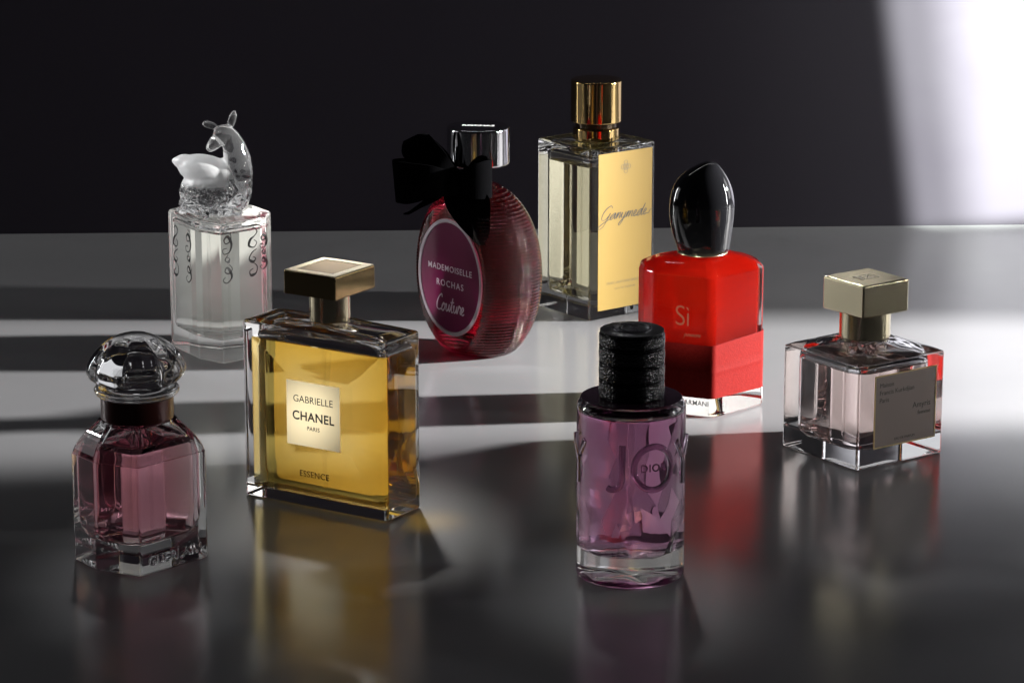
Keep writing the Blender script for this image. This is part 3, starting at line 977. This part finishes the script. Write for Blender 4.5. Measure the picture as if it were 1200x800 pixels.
# ------------------------------------------------------------------ 6 round magenta bottle with black bow
def magenta_bottle():
    t = thing('perfume_bottle', 'rounded ribbed magenta glass bottle with an oval plaque and big black bow', 'perfume bottle', (-20.5, -21.5), -50, GRP)
    A, B, ZC, HZ, FLAT = 42.5, 34.0, 49.5, 57.5, 22.0
    mg = glass('magenta_glass', (0.84, 0.16, 0.36), 1.5, 0.0, None, (0.86, 0.03, 0.26), 52)
    bm = bmesh.new()
    NZ, NA = 420, 112
    rings = []
    for k in range(NZ + 1):
        z = 106.0 * k / NZ
        q = abs(z - ZC) / HZ
        f = max(0.0, 1 - q ** 2.15) ** (1 / 2.0)
        f = max(f, 0.13)
        e = 1.0
        if z < 2:
            e = 1 - .05 * (1 - z / 2) ** 2
        pts = []
        for i in range(NA):
            a = 2 * math.pi * i / NA
            ca, sa = math.cos(a), math.sin(a)
            n = 2.15
            rr = (abs(ca / A) ** n + abs(sa / B) ** n) ** (-1 / n)
            x, y = rr * ca * f * e, rr * sa * f * e
            rib = 0.85 * (abs(math.sin(math.pi * z / 2.05)) ** 0.8 - .5)
            on_flat = y < -FLAT
            w_ = 1.0 if z > 3 else z / 3
            if f < .2:
                w_ = 0
            ln = math.hypot(x, y)
            if not on_flat and ln > 1:
                fade = min(1, max(0, (y + FLAT) / 3.0))
                x += x / ln * rib * w_ * fade
                y += y / ln * rib * w_ * fade
            y = max(y, -FLAT)
            pts.append((x, y, z))
        rings.append(pts)
    loft(bm, rings)
    link('glass_body', bm, mg, t, wn=False, sharp=50)
    # inner perfume volume, darker plum core
    core = glass('berry_perfume', (1, 1, 1), REL, 0, None, (0.84, 0.02, 0.24), 60)
    bm = bmesh.new()
    rings = []
    for k in range(41):
        z = 9 + 84 * k / 40
        q = abs(z - 51) / 42.3
        f = max(0.02, 1 - q ** 2.15) ** .5
        pts = []
        for i in range(72):
            a = 2 * math.pi * i / 72
            pts.append((A * .84 * f * math.cos(a), max(B * .80 * f * math.sin(a), -FLAT + 5), z))
        rings.append(pts)
    loft(bm, rings)
    link('perfume', bm, core, t, wn=False, sharp=50)
    link('neck', lathe(round_profile(5.2, 105.9, 110, .3, .3), 40), CHROME, t)
    link('neck_collar', lathe([(4, 110), (6.4, 110.1), (7, 111), (6.6, 112), (5.4, 112.8), (5.4, 116.8), (3, 116.9)], 48), CHROME, t)
    cap = link('cap', lathe(round_profile(19, 116.6, 140, 1.4, 1.6, 6), 80), CHROME, t)
    tb = text_bm('ROCHAS', 5.0, lambda a, b, h: (a * math.cos(R(44)) - b * math.sin(R(44)), a * math.sin(R(44)) + b * math.cos(R(44)), 140.02 + h), 0.1, 0.05)
    link('lettering', tb, opaque('cap_print', (0.75, 0.75, 0.76), 0.4), cap, smooth=False)
    # plaque: oval disc with silver rim
    plq = opaque('plum_plaque', (0.14, 0.003, 0.048), 0.4, 0.0, (400, .04, .0002, 2), 0.0, 0.25)
    y0 = -FLAT - 0.05
    def ov(rx, rz, n=72):
        return [(rx * math.cos(2 * math.pi * k / n), rz * math.sin(2 * math.pi * k / n)) for k in range(n)]
    cz = 49
    bm = bmesh.new()
    loft(bm, [[(x, y0, cz + z) for x, z in ov(28.0, 33.6)], [(x, y0 - .5, cz + z) for x, z in ov(28.0, 33.6)]])
    pl = link('plaque', bm, plq, t, smooth=False)
    bm = bmesh.new()
    ringset = [[(x, y0, cz + z) for x, z in ov(30.6, 36.4)], [(x, y0 - .8, cz + z) for x, z in ov(30.4, 36.2)], [(x, y0 - .8, cz + z) for x, z in ov(28.4, 34.0)], [(x, y0, cz + z) for x, z in ov(28.1, 33.7)]]
    L = loft(bm, ringset, False, False)
    for i in range(72):
        j = (i + 1) % 72
        bm.faces.new((L[-1][i], L[-1][j], L[0][j], L[0][i]))
    silver = opaque('silver_rim', (0.50, 0.43, 0.47), 0.4, 0.5)
    link('plaque_rim', bm, silver, pl, wn=False, sharp=30)
    bm = bmesh.new()
    text_bm('MADEMOISELLE', 5.3, face_map(0, 54, y0 - .51), 0.1, 0.02, 'CENTER', 1.18, 1.0, bm)
    text_bm('ROCHAS', 5.6, face_map(0, 44.5, y0 - .51), 0.1, 0.02, 'CENTER', 1.28, 1.0, bm)
    pr = opaque('silver_print', (0.72, 0.62, 0.68), 0.4, 0.2)
    link('lettering', bm, pr, pl, smooth=False)
    link('lettering', script_bm('Couture', 5.0, 0.38, face_map(0, 27.5, y0 - .51), 0.2, 0.85), pr, pl, smooth=False)
    # bow of black grosgrain
    bk = opaque('black_grosgrain', (0.0016, 0.0016, 0.0018), 0.85, 0.0, (900, 0.25, 0.0003, 2, 'noise', (1, 1, .15)), 0, 0.0)
    bow = bpy.data.objects.new('bow', None)
    COL.objects.link(bow)
    bow.parent = t
    bow.rotation_euler = (0, 0, R(50))           # the bow hangs facing the viewer
    bow['label'] = 'black ribbon bow'
    def ribbon(name, path, thick=1.1):
        """path: list of (point, half-width vector)"""
        c = catmull([p for p, _ in path], 8)
        wv = catmull([q for _, q in path], 8)
        bm = bmesh.new()
        L = []
        for i, (p, q) in enumerate(zip(c, wv)):
            d = (c[min(i + 1, len(c) - 1)] - c[max(i - 1, 0)]).normalized()
            nn = d.cross(q).normalized() * (thick / 2)
            L.append([bm.verts.new(p + q + nn), bm.verts.new(p - q + nn), bm.verts.new(p - q - nn), bm.verts.new(p + q - nn)])
        for a, b in zip(L, L[1:]):
            for i in range(4):
                j = (i + 1) % 4
                bm.faces.new((a[i], a[j], b[j], b[i]))
        bm.faces.new(list(reversed(L[0]))); bm.faces.new(L[-1])
        return link(name, bm, bk, bow, wn=False, sharp=40)
    # coordinates: x right, y away from the viewer, z up, from the bottle's axis
    K = Vector((-14, -21, 109))
    V = Vector
    ribbon('loop', [(K + V((0, -3, 0)), V((0, 0, 7))), (K + V((-14, -9, 2)), V((1, 0, 10))), (K + V((-27, -7, 1)), V((0, 0, 12.5))), (K + V((-36, 0, 1)), V((-1, 0, 12.8))),
                    (K + V((-29, 7, 1)), V((0, 0, 12.5))), (K + V((-14, 7, 1)), V((0, 0, 9.5))), (K + V((0, 2, 0)), V((0, 0, 7)))])
    ribbon('loop', [(K + V((-1, 2, 2)), V((2, 0, 6))), (K + V((-10, -2, 10)), V((5, 0, 8))), (K + V((-20, 0, 19)), V((8.5, 0, 6))), (K + V((-24, 3, 24)), V((7.5, .5, 4))), (K + V((-26, 6, 26)), V((4.5, 1, 2))), (K + V((-24, 9, 24)), V((7.5, .5, 4))),
                    (K + V((-22, 12, 19)), V((8.5, 0, 6))), (K + V((-10, 10, 9)), V((5, 0, 8))), (K + V((0, 6, 1)), V((2, 0, 6)))])
    ribbon('tail', [(K + V((-4, 1, -4)), V((5, 0, 6))), (K + V((-12, 3, -10)), V((7, 0, 5))), (K + V((-22, 5, -15)), V((6, 0, 5.5))), (K + V((-26, 5, -18)), V((5.4, 0, 2)))])
    ribbon('loop', [(K + V((2, -3, 0)), V((0, 0, 7))), (K + V((9, -8, 2)), V((0, 0, 10))), (K + V((17, -7, 3)), V((0, 0, 11.5))), (K + V((22, -1, 3)), V((0, 0, 11.5))),
                    (K + V((16, 5, 2)), V((0, 0, 11))), (K + V((3, 3, 0)), V((0, 0, 7)))])
    ribbon('tail', [(K + V((2, -2, -2)), V((9, 0, 4))), (K + V((8, -6, -11)), V((12.5, 0, 3.6))), (K + V((12, -8, -21)), V((9.5, 0, 3.4))), (K + V((16, -9, -31)), V((5, 0, 2))), (K + V((18, -9.3, -36)), V((.8, 0, .3)))])
    bm = bmesh.new()
    bmesh.ops.create_uvsphere(bm, u_segments=32, v_segments=20, radius=1)
    for v in bm.verts:
        x, y, z = v.co
        v.co = K + V((x * 6.5 * (1 + .06 * math.sin(7 * z)), y * 6.5 - 1, z * 9))
    link('knot', bm, bk, bow, wn=False)
    return t


# ------------------------------------------------------------------ 7 red bottle with black pebble cap
def red_bottle():
    t = thing('perfume_bottle', 'bright red bottle with a black pebble shaped cap and red ribbon band round its foot', 'perfume bottle', (108.8, -149), 0, GRP)
    P = [(4.6, -27), (35.6, 0.5), (33, 21), (-5, 33), (-35, 16), (-36.4, 0), (-28.5, -11.8)]
    def ring(ins, r):
        return rpoly(offset_poly(P, ins), r, 8)
    base = ring(0, 5)
    circ_r = [(36.4 * x / math.hypot(x, y), 30 * y / math.hypot(x, y)) for x, y in base]
    bm = bmesh.new()
    rings = []
    for k in range(5):
        a = R(90 * k / 4)
        rr = mix_ring(base, circ_r, .45)
        rings.append((scale_ring(rr, 1 - .03 * (1 - math.sin(a))), 1.6 * (1 - math.cos(a))))
    for z, q in ((5, .36), (9, .12), (12, 0), (80.4, 0)):
        rings.append((mix_ring(base, circ_r, q), z))
    neck = [(14.5 * x / math.hypot(x, y), 11.5 * y / math.hypot(x, y)) for x, y in base]
    for q, z in ((.02, 81.8), (.06, 82.8), (.2, 84.6), (.45, 87.0), (.75, 88.9), (1.0, 89.8)):
        rings.append((mix_ring(base, neck, q), z))
    loft(bm, rings)
    link('glass_body', bm, GLASS, t)
    liq = opaque('red_lacquer', (0.50, 0.004, 0.003), 0.12, 0, None, 0.6)
    # red perfume: glassy, tinted through its depth with a little scatter from the inner lacquer
    m, nt, bs, out = mat('red_perfume')
    bs.inputs['Base Color'].default_value = (0.90, 0.022, 0.008, 1)
    bs.inputs['Roughness'].default_value = 0.10
    bs.inputs['IOR'].default_value = 1.1
    bs.inputs['Transmission Weight'].default_value = 0.45
    nz = nt.nodes.new('ShaderNodeTexNoise'); nz.inputs['Scale'].default_value = 40
    liq = m
    bm = bmesh.new()
    b2 = ring(5.0, 4)
    n2 = [(11 * x / math.hypot(x, y), 9 * y / math.hypot(x, y)) for x, y in b2]
    rings = [(ring(7.0, 4), 10.5), (ring(5.5, 4), 11.2), (b2, 12.6), (b2, 79)]
    for q, z in ((.05, 80.4), (.2, 82.2), (.45, 84.6), (.75, 86.6), (1, 87.6)):
        rings.append((mix_ring(b2, n2, q), z))
    loft(bm, rings)
    link('perfume', bm, liq, t)
    link('neck_collar', lathe([(8, 89.7), (14.2, 89.8), (14.4, 90.6), (13.8, 91.2), (8, 91.3)], 64), PALEGOLD, t)
    # pebble cap
    blk = opaque('black_gloss', (0.006, 0.006, 0.007), 0.04, 0, None, 1.0)
    prof = [(91.2, -13.4, 14.9, 9.5), (93, -14.6, 15.3, 10.2), (97, -16, 15.9, 11.4), (102, -17.6, 16.6, 12.6), (108, -18.8, 17.3, 13.6), (114, -19.3, 17.7, 14), (120, -19, 17.6, 14), (126, -17.9, 16.6, 13.2),
            (131, -15.6, 14.8, 11.6), (135.5, -11.9, 12.3, 9.4), (139, -7.2, 9.8, 6.8), (141.5, -2.2, 7.6, 4.2), (142.7, 1.2, 5.4, 1.9), (142.9, 2.6, 4.2, .5)]
    dense = catmull([(a, b, c) for a, b, c, d in prof], 4)
    dd = catmull([(d, 0, 0) for a, b, c, d in prof], 4)
    bm = bmesh.new()
    rings = []
    for p, q in zip(dense, dd):
        z, xl, xr, dp = p.x, p.y, p.z, max(q.x, .3)
        cx, rx = (xl + xr) / 2, max((xr - xl) / 2, .3)
        pts = []
        for k in range(72):
            a = 2 * math.pi * k / 72
            ca, sa = math.cos(a), math.sin(a)
            n = 2.12
            rr = (abs(ca) ** n + abs(sa) ** n) ** (-1 / n)
            pts.append((cx + rx * ca * rr, dp * sa * rr, z))
        rings.append(pts)
    loft(bm, rings)
    link('cap', bm, blk, t, wn=False)
    # ribbon round the foot, higher at the sides than at the back
    rib, nt, bs, out = mat('red_ribbon')
    tc = nt.nodes.new('ShaderNodeTexCoord')
    nz = nt.nodes.new('ShaderNodeTexNoise'); nz.inputs['Scale'].default_value = 800; nz.inputs['Detail'].default_value = 6
    cr = nt.nodes.new('ShaderNodeValToRGB')
    cr.color_ramp.elements[0].position = .35; cr.color_ramp.elements[0].color = (0.092, 0.0015, 0.001, 1)
    cr.color_ramp.elements[1].position = .70; cr.color_ramp.elements[1].color = (0.118, 0.004, 0.0025, 1)
    nt.links.new(tc.outputs['Object'], nz.inputs['Vector']); nt.links.new(nz.outputs[0], cr.inputs[0]); nt.links.new(cr.outputs[0], bs.inputs['Base Color'])
    bs.inputs['Specular IOR Level'].default_value = 0.05
    bs.inputs['Roughness'].default_value = 0.6
    add_bump(nt, bs, 900, 0.35, 0.0003, 4, 'noise', (1, 1, 1.6))
    out_r = rpoly(offset_poly(P, -0.55), 5.4, 8)
    in_r = rpoly(offset_poly(P, -0.12), 5.1, 8)
    bm = bmesh.new()
    def lip(rg, z, k, sag):
        return [(x, y, z + k * (x - 4.6) * .10 + sag * max(0, (x - 4.6)) * .09) for x, y in rg]
    top = 41.5
    Rg = [lip(in_r, 10.5, 0, 0), lip(out_r, 10.5, 0, 0)]
    for z in (14, 18, 22, 24.6, 25.4, 26.2, 30, 35, 39):
        bulge = -0.12 if z == 25.4 else 0
        rgx = rpoly(offset_poly(P, -0.55 + bulge), 5.4, 8)
        Rg.append(lip(rgx, z, 0, (z - 10) / 31))
    Rg += [lip(out_r, top, 0, 1), lip(in_r, top, 0, 1)]
    L = loft(bm, Rg, False, False)
    n = len(L[0])
    for i in range(n):
        j = (i + 1) % n
        bm.faces.new((L[-1][i], L[-1][j], L[0][j], L[0][i]))
    link('ribbon', bm, rib, t, wn=False, sharp=40)
    bo, bi = offset_poly(P, -.08), offset_poly(P, -.03)
    so = [bo[1], bo[2], tuple(Vector(bo[2]).lerp(Vector(bo[3]), .95))]
    si = [bi[1], bi[2], tuple(Vector(bi[2]).lerp(Vector(bi[3]), .95))]
    bm = bmesh.new()
    loft(bm, [(so + si[::-1], 1.5), (so + si[::-1], 10.2)])
    link('added_glow_film', bm, GLOW_FILM, t, smooth=False)  # added film to brighten the clear foot
    # writing on the left front face
    pg = opaque('rose_gold_print', (0.30, 0.07, 0.035), 0.35, 0.5)
    p0, p1 = P[6], P[0]
    bm = text_bm('S\u00ec', 17, plane_map(p0, p1, 57, .05), 0.1, -0.18, 'CENTER', 0.95, 0.9)
    link('lettering', bm, pg, t, smooth=False)
    base_m = plane_map(p0, p1, 46.0, .05)
    bm = script_bm('passione', 1.5, 0.13, lambda a, b, h: base_m(a + 6, b, h), .3, 1.0)
    link('lettering', bm, pg, t, smooth=False)
    bm = text_bm('GIORGIO ARMANI', 4.0, plane_map(p0, p1, 7.2, .1), 0.1, 0.05, 'CENTER', 1.02)
    link('lettering', bm, opaque('silver_foot_print', (0.35, 0.33, 0.34), .3, .6), t, smooth=False)
    return t


# ------------------------------------------------------------------ 8 round mauve bottle with raised letters (front right of centre)
def mauve_bottle():
    t = thing('perfume_bottle', 'cylindrical mauve bottle with large raised letters and a black ribbed cap', 'perfume bottle', (57.2, -457.7), 0, GRP)
    r = 26.2
    prof = [(22.5, 1.6), (24.2, .2), (25.2, .1), (25.9, .8), (r, 2.2), (r, 84.2), (25.9, 85.8), (25.1, 87), (23.8, 87.8), (21, 88.2), (17, 88.3)]
    bm = bmesh.new()
    N = 96
    rings = []
    # star-cut underside
    for rr, z0 in ((.4, 2.6), (8, 2.4), (16, 1.9)):
        rings.append([(rr * math.cos(2 * math.pi * k / N), rr * math.sin(2 * math.pi * k / N), z0 + 1.7 * abs(math.sin(2.5 * 2 * math.pi * k / N)) * min(1, rr / 8)) for k in range(N)])
    for rr, z0 in prof:
        rings.append([(rr * math.cos(2 * math.pi * k / N), rr * math.sin(2 * math.pi * k / N), z0) for k in range(N)])
    loft(bm, rings)
    link('glass_body', bm, GLASS, t, wn=False, sharp=60)
    arc = lambda q, d0, d1: [(q * math.cos(R(d0 + (d1 - d0) * k / 30)), q * math.sin(R(d0 + (d1 - d0) * k / 30))) for k in range(31)]
    for d0, d1, z0, z1, mv in ((100, 128, 16, 80, .30), (66, 78, 18, 82, .30), (20, 64, 20, 80, .12), (79, 99, 16, 81, .13), (129, 160, 18, 80, .12), (14, 166, 1.5, 13.5, .25)):
        bm = bmesh.new()
        rg = arc(r + .08, d0, d1) + arc(r + .03, d0, d1)[::-1]
        loft(bm, [(rg, z0), (rg, z1)])
        link('added_glow_film', bm, glow_film_material(mv), t, smooth=False)  # added film strips, bright streaks for the faceted perfume to refract
    liq = glass('mauve_perfume', (1, 1, 1), REL - .02, 0, None, (0.82, 0.26, 0.66), 36)
    rnd = random.Random(11)
    bm = bmesh.new()
    rings = []
    levels = [(14, .78), (14.6, .90), (22, .95), (30, .90), (38, .95), (46, .91), (55, .95), (64, .92), (73, .955), (81.5, .955), (82, .95)]
    M = 18
    for li, (z, f) in enumerate(levels):
        pts = []
        for k in range(M):
            a = 2 * math.pi * (k + .5 * (li % 2)) / M
            j = rnd.uniform(-3.4, .6) if 14.5 < z < 70 else 0
            rr = 24.0 * f + j
            pts.append((rr * math.cos(a), rr * math.sin(a), z + (rnd.uniform(-2.4, 2.4) if 20 < z < 66 else (rnd.uniform(-.5, .5) if z < 20 else 0))))
        rings.append(pts)
    loft(bm, rings)
    bmesh.ops.triangulate(bm, faces=[f for f in bm.faces if len(f.verts) == 4])
    bmesh.ops.bevel(bm, geom=[e for e in bm.edges if e.calc_face_angle(0) > R(8)], offset=0.35, segments=2, affect='EDGES', profile=0.5)
    link('perfume', bm, liq, t, wn=False, sharp=24)
    bm = lathe([(18, 82.1), (22.8, 82.2), (22.8, 83), (21, 84.6), (15, 85.2), (10, 85.6), (10, 88)], 64)
    link('air_space', bm, POCKET, t)
    link('dip_tube', lathe(round_profile(1.2, 17, 76.6, .3, .3, 2), 16), TUBE, t)
    link('shoulder_disc', lathe([(10, 88.35), (24.0, 88.36), (24.5, 88.7), (24.0, 89.05), (10, 89.1)], 72), opaque('dark_plum_disc', (0.035, 0.014, 0.028), .12, .3), t)
    # raised letters wrapped round the glass
    lt = glass('letter_glass', (0.46, 0.37, 0.44), 1.5, 0.0)
    def wrap(a0, cz):
        def f(x, y, h):
            a = R(-90 + a0) + x / r
            rr = r + 0.03 + h
            return (rr * math.cos(a), rr * math.sin(a), cz + y)
        return f
    for body, a0 in (('J', -16), ('O', 22), ('Y', 66), ('Y', -72)):
        bm = bmesh.new()
        if body == 'J':
            paths = [[(2.2, 11.4, 0), (2.2, 6, 0), (2.2, 0, 0), (2.1, -5.5, 0), (.6, -9.2, 0), (-2.6, -10.6, 0), (-5, -9.8, 0)]]
        elif body == 'O':
            paths = [[(9.6 * math.cos(R(10 * k)), 10.6 * math.sin(R(10 * k)), 0) for k in range(37)]]
        else:
            paths = [[(-6.5, 11.2, 0), (-3, 5.4, 0), (-.2, .6, 0), (0, -3, 0), (0, -7, 0), (0, -11, 0)], [(6.5, 11.2, 0), (3.6, 6.2, 0), (1.4, 2.4, 0)]]
        for path in paths:
            pts = [Vector((q.x, q.y)) for q in catmull(path, 5)]
            round_stroke(bm, pts, 1.55, 1.5, wrap(a0, 60))
        link('raised_letter', bm, lt, t, wn=False, sharp=50)
    bm = text_bm('DIOR', 5.2, wrap(22, 60), 0.5, 0.06, 'CENTER', 1.1)
    link('raised_letter', bm, lt, t, smooth=False)
    # cap: black, wound and pebbled, in bands
    ck, nt, bs, out = mat('black_wound_cap')
    bs.inputs['Base Color'].default_value = (0.010, 0.010, 0.011, 1)
    bs.inputs['Roughness'].default_value = 0.2
    add_bump(nt, bs, 850, 0.8, 0.0007, 3, 'voronoi', (1, 1, 1))
    pr = [(12, 89.2), (15.4, 89.3)]
    for z0, z1 in ((89.5, 97.1), (98.1, 105.4), (106.4, 113.7), (114.7, 120.4)):
        pr += [(14.9, z0), (15.7, z0 + .6), (15.9, (z0 + z1) / 2), (15.7, z1 - .6), (14.9, z1)]
    pr += [(15.3, 121.2)]
    cap = link('cap', lathe(pr, 80), ck, t, wn=False, sharp=40)
    rm_ = opaque('black_ring', (0.02, 0.02, 0.022), 0.12, 0.6)
    for zc in (97.6, 105.9, 114.2):
        link('cap_ring', lathe([(14.3, zc - .45), (15.5, zc - .38), (15.8, zc), (15.5, zc + .38), (14.3, zc + .45)], 72), rm_, cap, wn=False)
    tp = opaque('grey_cap_top', (0.10, 0.10, 0.105), 0.28, 0.7, (300, .1, .0002, 2))
    link('cap_top', lathe([(13, 121.25), (15.2, 121.3), (15.3, 121.7), (14.8, 122), (.1, 122.05)], 80), tp, cap, wn=False, sharp=40)
    bm = bmesh.new()
    mp = lambda a, b, h: (a, b, 122.06 + h)
    flat_stroke(bm, [Vector((9 * math.cos(R(10 * k)), 9 * math.sin(R(10 * k)))) for k in range(37)], .55, mp, .45)
    flat_stroke(bm, [Vector((-2.0, 5.4)), Vector((2.4, -5.4))], .7, mp, .5)
    flat_stroke(bm, [Vector((6 * math.cos(R(60 + 10 * k)), 6 * math.sin(R(60 + 10 * k)))) for k in range(25)], .5, mp, .45)
    link('emblem', bm, opaque('emblem_steel', (0.4, 0.4, 0.42), .2, 1), cap, smooth=False)
    return t


rose_bottle()
tall_gold_bottle()
amber_bottle()
plum_bottle()
doe_bottle()
magenta_bottle()
red_bottle()
mauve_bottle()
